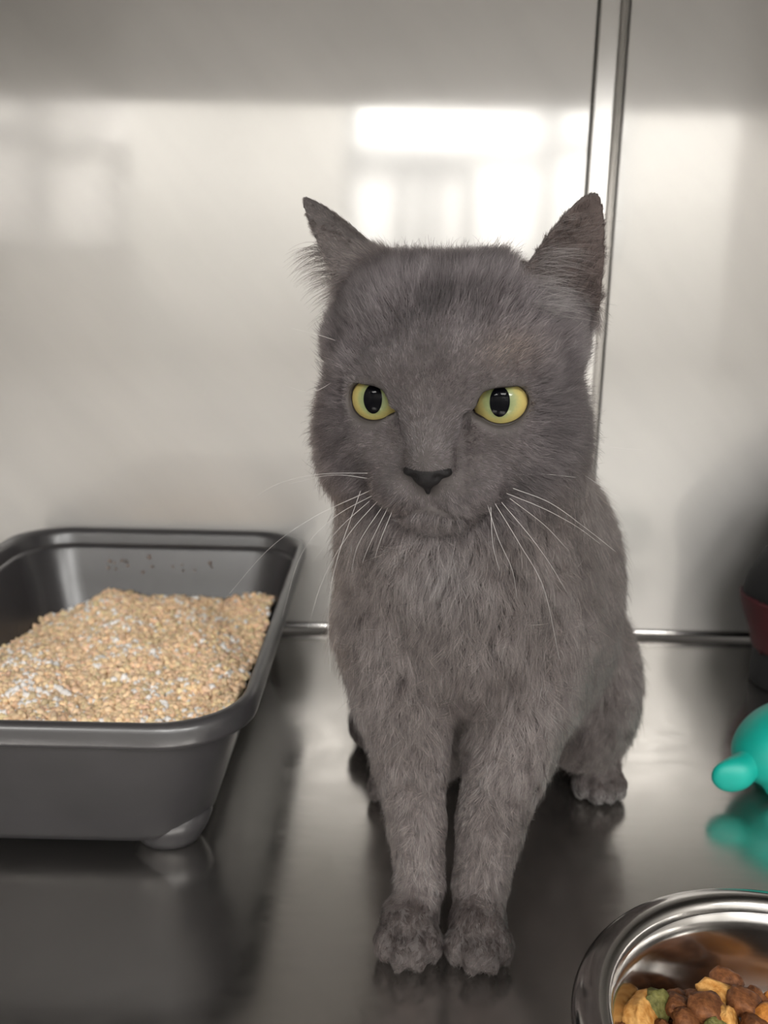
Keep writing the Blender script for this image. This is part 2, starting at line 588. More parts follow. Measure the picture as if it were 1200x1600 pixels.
def kibble_mesh(shape, seed):
    r2 = np.random.default_rng(seed)
    v, f = ico(3)
    if shape == 'nugget':
        p = np.sign(v) * np.abs(v) ** 0.8
        p *= np.array([1.0, 0.88, 0.72])
    elif shape == 'chunk':
        p = np.sign(v) * np.abs(v) ** 0.42
        p *= np.array([1.05, 0.72, 0.50])
        p[:, 0] += 0.22 * p[:, 1]
        p[:, 1] *= 1 + 0.25 * p[:, 0]
    else:
        rr = np.hypot(v[:, 0], v[:, 1])
        p = v.copy()
        p[:, 2] = np.sign(v[:, 2]) * np.abs(v[:, 2]) ** 0.45 * 0.42
        p[:, :2] *= (np.minimum(1, rr * 1.35) / np.maximum(rr, 1e-6))[:, None] ** 0.8
    d = np.zeros(len(v))
    for k in range(5):
        w = r2.normal(size=3) * (1.5 + 1.3 * k)
        d += np.sin(v @ w + r2.uniform(0, 6)) * 0.055 / (1 + 0.5 * k)
    for k in range(14):
        w = r2.normal(size=3) * 13
        d += np.sin(v @ w + r2.uniform(0, 6)) * 0.016
    p *= (1 + d)[:, None]
    me = np_mesh('kibble', p * 0.0062, f)
    me.polygons.foreach_set('use_smooth', [True] * len(me.polygons))
    return me


KMESH = {}
for kd in ('brown', 'tan', 'green', 'orange'):
    for q in range(4):
        shp = {'brown': 'nugget', 'tan': 'chunk', 'green': 'disc', 'orange': 'nugget'}[kd]
        me = kibble_mesh(shp, hash((q, len(kd))) % 1000)
        me.materials.append(KM[kd])
        KMESH[kd, q] = me
# (x, y, z, kind, size, rotation, label)
KIB = [
    (0.1454, 0.3656, 0.0220, 'brown', 0.98, (0.3, 0.2, 0.2), 'brown kibble at the back left of the pile, behind the fused pair'),
    (0.1553, 0.3720, 0.0180, 'brown', 0.85, (0.1, 0.5, 1.0), 'small brown kibble half hidden at the back of the pile'),
    (0.1562, 0.3640, 0.0245, 'brown', 0.95, (0.5, 0.2, 2.0), 'brown kibble touching the left end of the long tan chunk'),
    (0.1648, 0.3650, 0.0270, 'tan', 1.25, (0.45, 0.15, -0.75), 'long tan chunk lying across the top of the brown kibbles'),
    (0.1722, 0.3735, 0.0265, 'brown', 1.12, (0.6, 0.3, -0.6), 'topmost brown kibble leaning on the steel behind the tan chunk'),
    (0.1800, 0.3705, 0.0210, 'brown', 0.85, (0.2, 0.2, 0.4), 'dark brown kibble at the back right of the pile'),
    (0.1826, 0.3628, 0.0255, 'brown', 1.00, (0.9, 0.5, -0.9), 'brown kibble standing on edge right of the pale smooth one'),
    (0.1748, 0.3578, 0.0290, 'brown', 1.20, (0.25, 0.3, -0.3), 'large pale brown smooth kibble on the right of the pile'),
    (0.1334, 0.3573, 0.0270, 'green', 1.10, (1.0, 0.2, 0.3), 'round flat green kibble beside the big tan chunk'),
    (0.1240, 0.3515, 0.0265, 'tan', 1.55, (0.9, 0.3, 0.9), 'big light orange chunk at the left of the pile'),
    (0.1436, 0.3570, 0.0265, 'brown', 1.05, (0.4, 0.1, 1.3), 'upper half of the fused pair of brown kibbles'),
    (0.1452, 0.3480, 0.0265, 'brown', 1.10, (0.5, 0.6, 0.3), 'lower half of the fused pair of brown kibbles'),
    (0.1552, 0.3530, 0.0300, 'brown', 1.25, (0.2, 0.1, 0.0), 'broad squarish brown kibble in the middle of the pile'),
    (0.1636, 0.3500, 0.0290, 'tan', 0.95, (0.9, 0.8, 0.6), 'pale crumbly orange chunk right of the squarish brown kibble'),
    (0.1836, 0.3500, 0.0275, 'orange', 1.15, (0.4, 0.2, 0.5), 'reddish orange kibble in the corner of the picture'),
    (0.1752, 0.3455, 0.0275, 'brown', 1.05, (0.3, 0.4, 1.5), 'brown kibble at the bottom edge left of the reddish orange one'),
    (0.1170, 0.3440, 0.0225, 'brown', 1.05, (0.3, 0.1, 0.7), 'dark brown kibble at the bottom edge under the big tan chunk'),
    (0.1690, 0.3560, 0.0190, 'orange', 0.80, (0.8, 0.3, 0.2), 'small orange kibble wedged beneath the pale smooth brown one'),
    (0.1566, 0.3435, 0.0270, 'green', 0.90, (0.9, 0.1, 0.3), 'green kibble cut by the bottom edge of the picture'),
    (0.1342, 0.3460, 0.0225, 'brown', 0.90, (0.3, 0.9, 0.3), 'dark brown kibble below the round green one'),
    (0.1915, 0.3640, 0.0250, 'orange', 0.85, (0.3, 0.2, 0.9), 'orange kibble cut by the right edge of the picture'),
]
for i, (x, y, z, kd, s, ro, lab) in enumerate(KIB):
    k = obj('kibble', KMESH[kd, i % 4])
    k.location = (x, y, z)
    k.rotation_euler = ro
    k.scale = (s * 1.1, s * 1.1, s * 1.1)
    tag(k, lab, 'kibble', 'kibbles in the steel bowl')
# the layer below, seen only in the gaps
r2 = np.random.default_rng(5)
under = []
for i in range(400):
    a, rad = r2.uniform(0, 2 * math.pi), 0.052 * math.sqrt(r2.random())
    p = (0.158 + rad * math.cos(a), 0.335 + 0.75 * rad * math.sin(a))
    if p[1] > 0.337 and math.hypot(p[0] - BC[0], p[1] - BC[1]) < 0.066 and all(math.hypot(p[0] - q[0], p[1] - q[1]) > 0.0135 for q in under):
        under.append(p)
for i, p in enumerate(under):
    k = obj('kibble', KMESH[('brown', 'brown', 'orange', 'brown', 'green')[i % 5], i % 4])
    k.location = (*p, 0.0105 if p[1] > 0.342 else 0.0125)
    k.rotation_euler = (r2.uniform(0, 0.6), r2.uniform(0, 0.6), r2.uniform(0, 6))
    k.scale = (1.25, 1.25, 1.25)
    tag(k, 'kibble of the lower layer, showing only in gaps between the upper ones', 'kibble', 'kibbles in the lower layer')

# ------------------------------------------------------------------ implicit modelling: smooth unions on a grid, meshed with surface nets


class Field:
    def __init__(self, lo, hi, h):
        self.lo = np.array(lo, np.float32)
        self.h = h
        self.n = [int(math.ceil((b - a) / h)) + 1 for a, b in zip(lo, hi)]
        self.ax = [(lo[i] + np.arange(self.n[i]) * h).astype(np.float32) for i in range(3)]
        self.D = np.full(self.n, 1.0, np.float32)

    def window(self, lo, hi):
        sl = []
        for i in range(3):
            a = max(0, int((lo[i] - self.lo[i]) / self.h))
            b = min(self.n[i], int((hi[i] - self.lo[i]) / self.h) + 2)
            sl.append(slice(a, max(a, b)))
        sl = tuple(sl)
        P = np.stack(np.meshgrid(self.ax[0][sl[0]], self.ax[1][sl[1]], self.ax[2][sl[2]], indexing='ij'), -1)
        return sl, P

    def add(self, fn, lo, hi, k):
        sl, P = self.window(np.array(lo) - k - 3 * self.h, np.array(hi) + k + 3 * self.h)
        if P.size == 0:
            return
        d = fn(P)
        D = self.D[sl]
        if k > 0:
            hh = np.clip(0.5 + 0.5 * (D - d) / k, 0, 1)
            self.D[sl] = D * (1 - hh) + d * hh - k * hh * (1 - hh)
        else:
            self.D[sl] = np.minimum(D, d)

    def sub(self, fn, lo, hi, k):
        sl, P = self.window(np.array(lo) - k - 3 * self.h, np.array(hi) + k + 3 * self.h)
        d = -fn(P)
        D = self.D[sl]
        hh = np.clip(0.5 - 0.5 * (D - d) / k, 0, 1)
        self.D[sl] = D * (1 - hh) + d * hh + k * hh * (1 - hh)

    def ell(self, c, r, k=0.01, rot=None, sub=False):
        c = np.array(c, np.float32)
        r = np.array(r, np.float32)
        m = float(r.max())
        ext = r if rot is None else np.array([m] * 3)

        def fn(P):
            q = P - c
            if rot is not None:
                q = q @ np.array(rot, np.float32).T
            k0 = np.sqrt(((q / r) ** 2).sum(-1))
            k1 = np.sqrt(((q / (r * r)) ** 2).sum(-1)) + 1e-9
            return k0 * (k0 - 1) / k1
        (self.sub if sub else self.add)(fn, c - ext, c + ext, k)

    def cone(self, a, b, ra, rb, k=0.01, sub=False):
        a = np.array(a, np.float32)
        b = np.array(b, np.float32)

        def fn(P):
            ab = b - a
            t = np.clip(((P - a) @ ab) / float(ab @ ab), 0, 1)
            return np.sqrt(((P - a - t[..., None] * ab) ** 2).sum(-1)) - (ra + (rb - ra) * t)
        (self.sub if sub else self.add)(fn, np.minimum(a - ra, b - rb), np.maximum(a + ra, b + rb), k)

    def chain(self, pts, k=0.01):
        for (a, ra), (b, rb) in zip(pts, pts[1:]):
            self.cone(a, b, ra, rb, k)

    def mesh(self):
        D = self.D
        S = D < 0
        n = [s - 1 for s in D.shape]
        cnt = np.zeros(n, np.int8)
        for i in (0, 1):
            for j in (0, 1):
                for k in (0, 1):
                    cnt += S[i:i + n[0], j:j + n[1], k:k + n[2]]
        act = (cnt > 0) & (cnt < 8)
        I = np.argwhere(act)
        idx = np.full(n, -1, np.int32)
        idx[act] = np.arange(len(I))
        acc = np.zeros((len(I), 3))
        num = np.zeros(len(I))
        cor = [(i, j, k) for i in (0, 1) for j in (0, 1) for k in (0, 1)]
        for a in cor:
            for ax in range(3):
                if a[ax]:
                    continue
                b = list(a)
                b[ax] = 1
                da = D[I[:, 0] + a[0], I[:, 1] + a[1], I[:, 2] + a[2]].astype(float)
                db = D[I[:, 0] + b[0], I[:, 1] + b[1], I[:, 2] + b[2]].astype(float)
                x = (da < 0) != (db < 0)
                t = np.where(x, da / np.where(x, da - db, 1), 0)
                p = np.tile(np.array(a, float), (len(I), 1))
                p[:, ax] += t
                acc += np.where(x[:, None], p, 0)
                num += x
        V = (I + acc / num[:, None]) * self.h + self.lo
        quads = []
        for ax in range(3):
            o1, o2 = (ax + 1) % 3, (ax + 2) % 3
            s0 = [slice(1, -1)] * 3
            s0[ax] = slice(0, -1)
            s1 = list(s0)
            s1[ax] = slice(1, None)
            A, B = S[tuple(s0)], S[tuple(s1)]
            E = np.argwhere(A != B)
            flip = A[tuple(E.T)]
            E = E + np.array([0 if i == ax else 1 for i in range(3)])

            def cell(d1, d2):
                q = E.copy()
                q[:, o1] -= d1
                q[:, o2] -= d2
                return idx[tuple(q.T)]
            Q = np.stack([cell(1, 1), cell(0, 1), cell(0, 0), cell(1, 0)], -1)
            Q[~flip] = Q[~flip][:, ::-1]
            quads.append(Q)
        Q = np.concatenate(quads)
        return V, Q[(Q >= 0).all(1)]


def smooth_verts(V, Q, it=2, lam=0.5):
    n = len(V)
    a = np.concatenate([Q[:, i] for i in range(4)])
    b = np.concatenate([Q[:, (i + 1) % 4] for i in range(4)])
    deg = np.bincount(a, minlength=n) + np.bincount(b, minlength=n)
    for s in range(it):
        for l in (lam, -lam * 1.05):
            acc = np.stack([np.bincount(a, V[b, i], n) + np.bincount(b, V[a, i], n) for i in range(3)], -1)
            V = V + l * (acc / deg[:, None] - V)
    return V


# ------------------------------------------------------------------ teal toy by the right edge of the picture
M_TEAL = simple_mat('teal_rubber', (0.0, 0.33, 0.265), 0.5, noise=(40, 0.10), bump=0.08, bscale=300)
f = Field((0.20, 0.52, -0.003), (0.40, 0.68, 0.09), 0.0016)
f.ell((0.318, 0.603, 0.038), (0.046, 0.036, 0.031), 0.01, None)
f.ell((0.292, 0.598, 0.028), (0.027, 0.026, 0.019), 0.016)
f.ell((0.345, 0.606, 0.040), (0.030, 0.030, 0.030), 0.01)
f.cone((0.291, 0.584, 0.010), (0.293, 0.582, 0.0065), 0.007, 0.0062, 0.005)
f.cone((0.335, 0.586, 0.012), (0.337, 0.582, 0.0065), 0.008, 0.0062, 0.005)
f.cone((0.335, 0.622, 0.012), (0.337, 0.625, 0.0065), 0.008, 0.0062, 0.005)
f.cone((0.300, 0.622, 0.012), (0.298, 0.625, 0.0065), 0.008, 0.0062, 0.005)
V, Q = f.mesh()
toy = empty('rubber_toy', (0.298, 0.603, 0.0))
tag(toy, 'teal rubber toy with a stubby rounded paddle lying by the right edge', 'pet toy')
obj('toy_body', np_mesh('toy_body', smooth_verts(V, Q) - np.array([0.302, 0.603, 0.0]), Q), M_TEAL, toy, smooth=True)
f = Field((0.21, 0.54, -0.003), (0.31, 0.63, 0.06), 0.0012)
f.cone((0.2760, 0.591, 0.0285), (0.2640, 0.585, 0.0245), 0.0105, 0.0105, 0.004)
f.ell((0.2560, 0.581, 0.0215), (0.0135, 0.0070, 0.0120), 0.008)
V, Q = f.mesh()
obj('paddle', np_mesh('paddle', smooth_verts(V, Q) - np.array([0.302, 0.603, 0.0]), Q), M_TEAL, toy, smooth=True)

# ------------------------------------------------------------------ black and red soft bag at the right edge
M_BAG = simple_mat('black_nylon', (0.006, 0.006, 0.007), 0.75, noise=(60, 0.3), bump=0.2, bscale=1500)
M_RED = simple_mat('dark_red_nylon', (0.05, 0.003, 0.006), 0.65, noise=(60, 0.2), bump=0.2, bscale=1500)
bag = empty('soft_bag', (0.438, 0.80, 0))
tag(bag, 'black soft fabric bag with dark red trim at the right edge', 'bag')
f = Field((0.33, 0.66, -0.004), (0.66, 0.90, 0.25), 0.0035)


def bagfn(P):
    q = (P - np.array([0.505, 0.790, 0.075], np.float32)) / np.array([0.138, 0.085, 0.125], np.float32)
    r = (np.abs(q) ** 2.6).sum(-1) ** (1 / 2.6)
    wob = 0.004 * np.sin(60 * P[..., 2] + 30 * P[..., 1]) + 0.004 * np.sin(45 * P[..., 1])
    return (r - 1) * 0.085 + wob


f.add(bagfn, (0.35, 0.69, 0.0), (0.65, 0.89, 0.21), 0.0)
f.cone((0.46, 0.79, 0.195), (0.50, 0.79, 0.225), 0.010, 0.009, 0.02)
f.cone((0.50, 0.79, 0.225), (0.55, 0.79, 0.195), 0.009, 0.010, 0.02)
V, Q = f.mesh()
V[:, 2] = np.maximum(V[:, 2], 0.0005)
V = smooth_verts(V, Q)
obj('bag_body', np_mesh('bag_body', V - np.array([0.452, 0.80, 0.0]), Q), M_BAG, bag, smooth=True)
# red side panel: a patch of the bag's own skin, lifted off it a little
fcn = V[Q].mean(1)
nv = np.zeros_like(V)
fq = np.cross(V[Q[:, 1]] - V[Q[:, 0]], V[Q[:, 3]] - V[Q[:, 0]])
for k in range(4):
    for i in range(3):
        nv[:, i] += np.bincount(Q[:, k], fq[:, i], len(V))
nv /= np.maximum(np.linalg.norm(nv, axis=1, keepdims=True), 1e-12)
sel = (fcn[:, 0] < 0.43) & (fcn[:, 2] > 0.035) & (fcn[:, 2] < 0.085) & (fcn[:, 1] < 0.83)
use = np.unique(Q[sel])
rm = np.full(len(V), -1)
rm[use] = np.arange(len(use))
pm = np_mesh('side_panel', V[use] + nv[use] * 0.0025 - np.array([0.452, 0.80, 0.0]), rm[Q[sel]])
pn = obj('side_panel', pm, M_RED, bag, smooth=True)
sm = pn.modifiers.new('thickness', 'SOLIDIFY')
sm.thickness = 0.002
tag(pn, 'dark red side panel')

# ------------------------------------------------------------------ the cat
HC = np.array([0.0343, 0.478, 0.3000])
YAW, HROLL, HPIT = R(14.0), R(1.5), R(2.0)
hf = np.array([-math.sin(YAW), -math.cos(YAW), 0.0])
hr = np.array([math.cos(YAW), -math.sin(YAW), 0.0])
hu = np.array([0, 0, 1.0])
hf, hu = math.cos(HPIT) * hf - math.sin(HPIT) * hu, math.cos(HPIT) * hu + math.sin(HPIT) * hf
hr, hu = math.cos(HROLL) * hr + math.sin(HROLL) * hu, math.cos(HROLL) * hu - math.sin(HROLL) * hr
HM = np.stack([hr, hf, hu], 0)  # rows: local axes


def hw(p):
    """head coordinates in mm (right, forward, up) -> world"""
    return HC + np.asarray(p, float) * 1e-3 @ HM


def hl(P):
    return (np.asarray(P, float) - HC) @ HM.T * 1e3


CF = Field((-0.075, 0.378, -0.004), (0.225, 0.755, 0.425), 0.0017)


def hell(c, r, k=8, sub=False):
    CF.ell(hw(c), np.array(r) * 1e-3, k * 1e-3, HM, sub)


def hcone(a, b, ra, rb, k=8, sub=False):
    CF.cone(hw(a), hw(b), ra * 1e-3, rb * 1e-3, k * 1e-3, sub)


# trunk
CF.ell((0.088, 0.645, 0.082), (0.083, 0.080, 0.080), 0.02)
CF.ell((0.080, 0.575, 0.150), (0.073, 0.085, 0.100), 0.03)
CF.ell((0.046, 0.500, 0.190), (0.062, 0.058, 0.072), 0.03)
CF.cone((0.041, 0.500, 0.275), (0.045, 0.498, 0.205), 0.052, 0.060, 0.02)
CF.cone((0.046, 0.505, 0.235), (0.075, 0.575, 0.190), 0.058, 0.062, 0.03)
CF.ell((0.045, 0.482, 0.165), (0.036, 0.034, 0.038), 0.02)
# thighs
CF.ell((0.143, 0.605, 0.084), (0.036, 0.066, 0.060), 0.015)
CF.ell((0.036, 0.605, 0.070), (0.036, 0.065, 0.062), 0.015)
# tail curled round the far side
CF.chain([((0.09, 0.715, 0.03), 0.022), ((0.05, 0.735, 0.02), 0.019), ((0.0, 0.70, 0.018), 0.017), ((-0.008, 0.655, 0.017), 0.014), ((0.0, 0.63, 0.015), 0.011)], 0.008)
# hind feet
for cx, cy, s in ((0.160, 0.594, 1), (0.012, 0.585, -1)):
    CF.cone((cx - 0.004 * s, cy + 0.045, 0.022), (cx, cy, 0.018), 0.020, 0.016, 0.012)
    for i, (tx, ty) in enumerate(((-0.0125, 0.003), (-0.0045, -0.003), (0.0045, -0.003), (0.0125, 0.003))):
        CF.ell((cx + tx, cy - 0.012 + ty, 0.0100), (0.0064, 0.0105, 0.0098), 0.0026)
# front legs
CF.chain([((0.011, 0.488, 0.165), 0.034), ((0.0150, 0.474, 0.130), 0.0265)], 0.014)
CF.chain([((0.0150, 0.474, 0.130), 0.0265), ((0.0186, 0.463, 0.095), 0.0198), ((0.0228, 0.453, 0.060), 0.0148), ((0.0255, 0.445, 0.027), 0.0122), ((0.0215, 0.434, 0.016), 0.0125)], 0.004)
CF.chain([((0.084, 0.490, 0.165), 0.036), ((0.080, 0.480, 0.130), 0.0300)], 0.014)
CF.chain([((0.080, 0.480, 0.130), 0.0300), ((0.0728, 0.468, 0.095), 0.0240), ((0.0638, 0.456, 0.060), 0.0178), ((0.0585, 0.446, 0.027), 0.0140), ((0.0580, 0.436, 0.016), 0.0135)], 0.004)
for cx, cy in ((0.0180, 0.4255), (0.0562, 0.4240)):
    CF.ell((cx, cy + 0.003, 0.0145), (0.0150, 0.0165, 0.0130), 0.006)
    for tx, ty, tz in ((-0.0118, -0.0075, 0.0102), (-0.0043, -0.0140, 0.0100), (0.0043, -0.0140, 0.0100), (0.0118, -0.0075, 0.0102)):
        CF.ell((cx + tx, cy + ty, tz), (0.0064, 0.0092, 0.0096), 0.0026)

# head
hell((0, -4, 11), (60, 58, 57), 10)
hell((0, 12, -8), (58, 42, 46), 14)
for s in (-1, 1):
    hell((35 * s, -12, 48), (14, 20, 14), 8)           # fill behind the inner edge of the ear
    hell((52 * s, -4, 30), (14, 22, 16), 10)          # ear root
    hell((27 * s, -6, 36), (29, 40, 31), 12)          # flat broad crown
    hell((40 * s, 2, -24), (28, 38, 36), 14)          # jowls
    hell((14 * s, 43, -38), (19, 17, 14), 9)      # whisker pads
    hcone((12 * s, 46, 20), (42 * s, 31, 20), 8.5, 8.5, 12)  # brow
    hell((31 * s, 34, -16), (17, 13, 12), 10)         # cheekbone under the eye
hcone((0, 36, 26), (0, 57, -22), 17, 10.5, 10)        # bridge of the nose
hell((0, 58, -24), (11, 9, 9), 6)
hell((0, 42, -50.5), (19, 13, 8.5), 8)                    # chin
hcone((0, 60, -36), (0, 56, -45), 0.8, 0.9, 2.5, True)  # philtrum
for s in (-1, 1):
    hcone((15.5 * s, 51, -3), (14.5 * s, 55, -24), 2.2, 1.6, 6, True)  # tear furrow
for s in (-1, 1):
    hcone((0, 58, -46.5), (15 * s, 50, -51.5), 1.2, 0.9, 3, True)  # mouth line


# ears: cupped leaves with real thickness
def ear(base, tip, opening, Wd, cup, th, pw, k):
    B, T, o_ = hw(base), hw(tip), np.asarray(opening, float) @ HM
    L = np.linalg.norm(T - B)
    a = (T - B) / L
    o_ = o_ - a * (o_ @ a)
    o_ /= np.linalg.norm(o_)
    c = np.cross(a, o_)
    Wd, cup, th = Wd * 1e-3, cup * 1e-3, th * 1e-3

    def fn(P):
        q = P - B
        t = (q @ a) / L
        x = q @ c
        y = q @ o_
        w = np.where(t < 1, Wd * np.clip(1 - np.clip(t, 0, 1), 0, 2) ** pw * (1 - 0.7 * np.clip(0.12 - t, 0, 0.4) / 0.4), -(t - 1) * L)
        ym = cup * ((x / Wd) ** 2 * 1.5 - (1 - np.clip(t, -0.4, 1)) * 0.85)
        thk = th * (0.8 + 0.5 * (1 - np.clip(t, -0.3, 1)))
        d1 = (np.abs(y - ym) - thk) * 0.72
        d2 = (np.abs(x) - w) * 0.75
        d3 = (-t - 0.28) * L
        kk = 0.002
        h_ = np.clip(0.5 - 0.5 * (d2 - d1) / kk, 0, 1)
        d = d2 * (1 - h_) + d1 * h_ + kk * h_ * (1 - h_)
        return np.maximum(d, d3)
    ext = 0.05
    CF.add(fn, np.minimum(B, T) - ext, np.maximum(B, T) + ext, k * 1e-3)
    return B, T, a, o_, c, L


EAR_R = ear((50, -4, 44), (70.5, -1, 100), (0.45, 0.88, 0.05), 25.5, 10, 1.8, 0.55, 6)
EAR_L = ear((-43, -9, 59), (-83, -11, 103), (-0.62, -0.47, -0.62), 24, 9, 1.8, 0.62, 6)

# eye openings
EYE_R = 15.0
EYES = []
for s in (-1, 1):
    c = np.array([30.4 * s, 30.5, 2.0])
    gz_ = np.array([0.13 * s, 1.0, -0.02])
    gz_ /= np.linalg.norm(gz_)
    ex = np.cross(gz_, np.array([0, 0, 1.0]))  # points to head right
    ex /= np.linalg.norm(ex)
    ey = np.cross(ex, gz_)
    EYES.append((s, c, gz_, ex, ey))


def lid2d(u, v):
    """signed distance-like value of the lid opening, outer corner along +u (mm)"""
    a = R(8)
    x = (u - 0.8) * math.cos(a) + (v - 0.3) * math.sin(a)
    y = -(u - 0.8) * math.sin(a) + (v - 0.3) * math.cos(a)
    e = (np.sqrt((x / 12.5) ** 2 + (y / 10.1) ** 2) - 1) * 10.1
    ic = (np.sqrt(((u + 9.6) / 4.6) ** 2 + ((v + 3.2) / 2.6) ** 2) - 1) * 2.6   # inner corner
    h_ = np.clip(0.5 + 0.5 * (e - ic) / 2.0, 0, 1)
    e = e * (1 - h_) + ic * h_ - 2.0 * h_ * (1 - h_)
    top = (v - 8.7 - 0.05 * u + 0.013 * np.minimum(u - 1.0, 0) ** 2) * 0.97
    return np.maximum(e, top)


for s, c, gz_, ex, ey in EYES:
    # socket wall follows the ball, then the opening is cut through it
    CF.ell(hw(c), np.array([EYE_R + 2.2] * 3) * 1e-3, 0.005)

    def cut(P, s=s, c=c, gz_=gz_, ex=ex, ey=ey):
        q = hl(P) - c
        u = (q @ ex) * s
        v = q @ ey
        w = q @ gz_
        return np.maximum(lid2d(u, v), 3.0 - w) * 1e-3
    CF.sub(cut, hw(c) - 0.024, hw(c) + 0.024, 0.0016)

VC, QC = CF.mesh()
VC = smooth_verts(VC, QC, 2)
VC[:, 2] = np.maximum(VC[:, 2], 0.0006)
M_SKIN = simple_mat('grey_undercoat', (0.075, 0.066, 0.064), 0.8, noise=(90, 0.15), spec=0.2)
cat_me = np_mesh('cat', VC, QC)
cat_me.transform(Matrix.Translation((-0.05, -0.50, 0)))
cat = obj('cat', cat_me, M_SKIN, smooth=True)
cat.location = (0.05, 0.50, 0)
M_INNER = simple_mat('inner_ear_skin', (0.062, 0.046, 0.042), 0.6, noise=(120, 0.25), spec=0.3)
cat_me.materials.append(M_INNER)
fc = VC[QC].mean(1)
fnr = np.cross(VC[QC[:, 1]] - VC[QC[:, 0]], VC[QC[:, 3]] - VC[QC[:, 0]])
fnr /= np.maximum(np.linalg.norm(fnr, axis=1, keepdims=True), 1e-12)
mi = np.zeros(len(QC), np.int32)
for E_ in (EAR_R, EAR_L):
    q_ = fc - E_[0]
    t_, x_, y_ = q_ @ E_[2] / E_[5], q_ @ E_[4], q_ @ E_[3]
    mi[(t_ > 0.0) & (t_ < 0.97) & (np.abs(x_) < 0.027) & (np.abs(y_) < 0.02) & (fnr @ E_[3] > 0.25)] = 1
cat_me.polygons.foreach_set('material_index', mi)
tag(cat, 'plush blue-grey cat with yellow eyes sitting upright on the steel floor', 'cat')
CO = np.array([0.05, 0.50, 0.0])


def part_from_field(name, F_, material, parent, sm=2):
    V, Q = F_.mesh()
    V = smooth_verts(V, Q, sm) if sm else V
    o = obj(name, np_mesh(name, V - CO, Q), material, parent, smooth=True)
    return o


def tube(name, pts, rad, material, parent, closed=False, sides=6):
    pts = np.asarray(pts, float)
    n = len(pts)
    rad = np.broadcast_to(rad, n)
    if closed:
        tg = unit(np.roll(pts, -1, 0) - np.roll(pts, 1, 0))
    else:
        tg = unit(np.gradient(pts, axis=0))
    ref = np.array([0.3, 0.5, 0.8])
    n1 = unit(np.cross(tg, ref))
    n2 = np.cross(tg, n1)
    a = np.arange(sides) * 2 * math.pi / sides
    V = pts[:, None] + rad[:, None, None] * (n1[:, None] * np.cos(a)[None, :, None] + n2[:, None] * np.sin(a)[None, :, None])
    F_ = []
    for i in range(n if closed else n - 1):
        j = (i + 1) % n
        for k in range(sides):
            F_.append((i * sides + k, i * sides + (k + 1) % sides, j * sides + (k + 1) % sides, j * sides + k))
    return obj(name, np_mesh(name, V.reshape(-1, 3), np.array(F_)), material, parent, smooth=True)


def unit(v):
    return v / np.maximum(np.linalg.norm(v, axis=-1, keepdims=True), 1e-9)


# eyes
m_eye, nt, b = mat('yellow_green_iris')
tc = N(nt, 'ShaderNodeTexCoord')
sep = N(nt, 'ShaderNodeSeparateXYZ')
nt.links.new(tc.outputs['Object'], sep.inputs[0])
cmb = N(nt, 'ShaderNodeCombineXYZ')
nt.links.new(sep.outputs[0], cmb.inputs[0])
nt.links.new(sep.outputs[1], cmb.inputs[1])
ln = N(nt, 'ShaderNodeVectorMath', operation='LENGTH')
nt.links.new(cmb.outputs[0], ln.inputs[0])
mr = N(nt, 'ShaderNodeMapRange')
mr.inputs['From Max'].default_value = 0.015
nt.links.new(ln.outputs['Value'], mr.inputs[0])
ns_ = N(nt, 'ShaderNodeTexNoise')
ns_.inputs['Scale'].default_value = 650
ns_.inputs['Detail'].default_value = 4
nt.links.new(tc.outputs['Object'], ns_.inputs['Vector'])
ad = N(nt, 'ShaderNodeMath', operation='MULTIPLY_ADD')
ad.inputs[1].default_value = 0.16
nt.links.new(ns_.outputs[0], ad.inputs[0])
nt.links.new(mr.outputs[0], ad.inputs[2])
rp = ramp(nt, [(0.34, (0.13, 0.17, 0.085)), (0.56, (0.23, 0.25, 0.11)), (0.72, (0.38, 0.32, 0.115)), (0.90, (0.46, 0.36, 0.13)), (0.955, (0.30, 0.22, 0.08)), (0.995, (0.012, 0.009, 0.008))], ad.outputs[0])
nt.links.new(rp.outputs[0], b.inputs['Base Color'])
b.inputs['Roughness'].default_value = 0.25
b.inputs['Specular IOR Level'].default_value = 0.2
b.inputs['Coat Weight'].default_value = 0.3
b.inputs['Coat Roughness'].default_value = 0.015
b.inputs['Coat IOR'].default_value = 1.45
M_PUPIL = simple_mat('black_pupil', (0.002, 0.002, 0.003), 0.03, spec=0.07)
M_LEATHER = simple_mat('dark_nose_leather', (0.008, 0.007, 0.0075), 0.62, noise=(300, 0.3), bump=0.35, bscale=1500, spec=0.25)
M_RIM = simple_mat('dark_lid_rim', (0.016, 0.012, 0.012), 0.35)
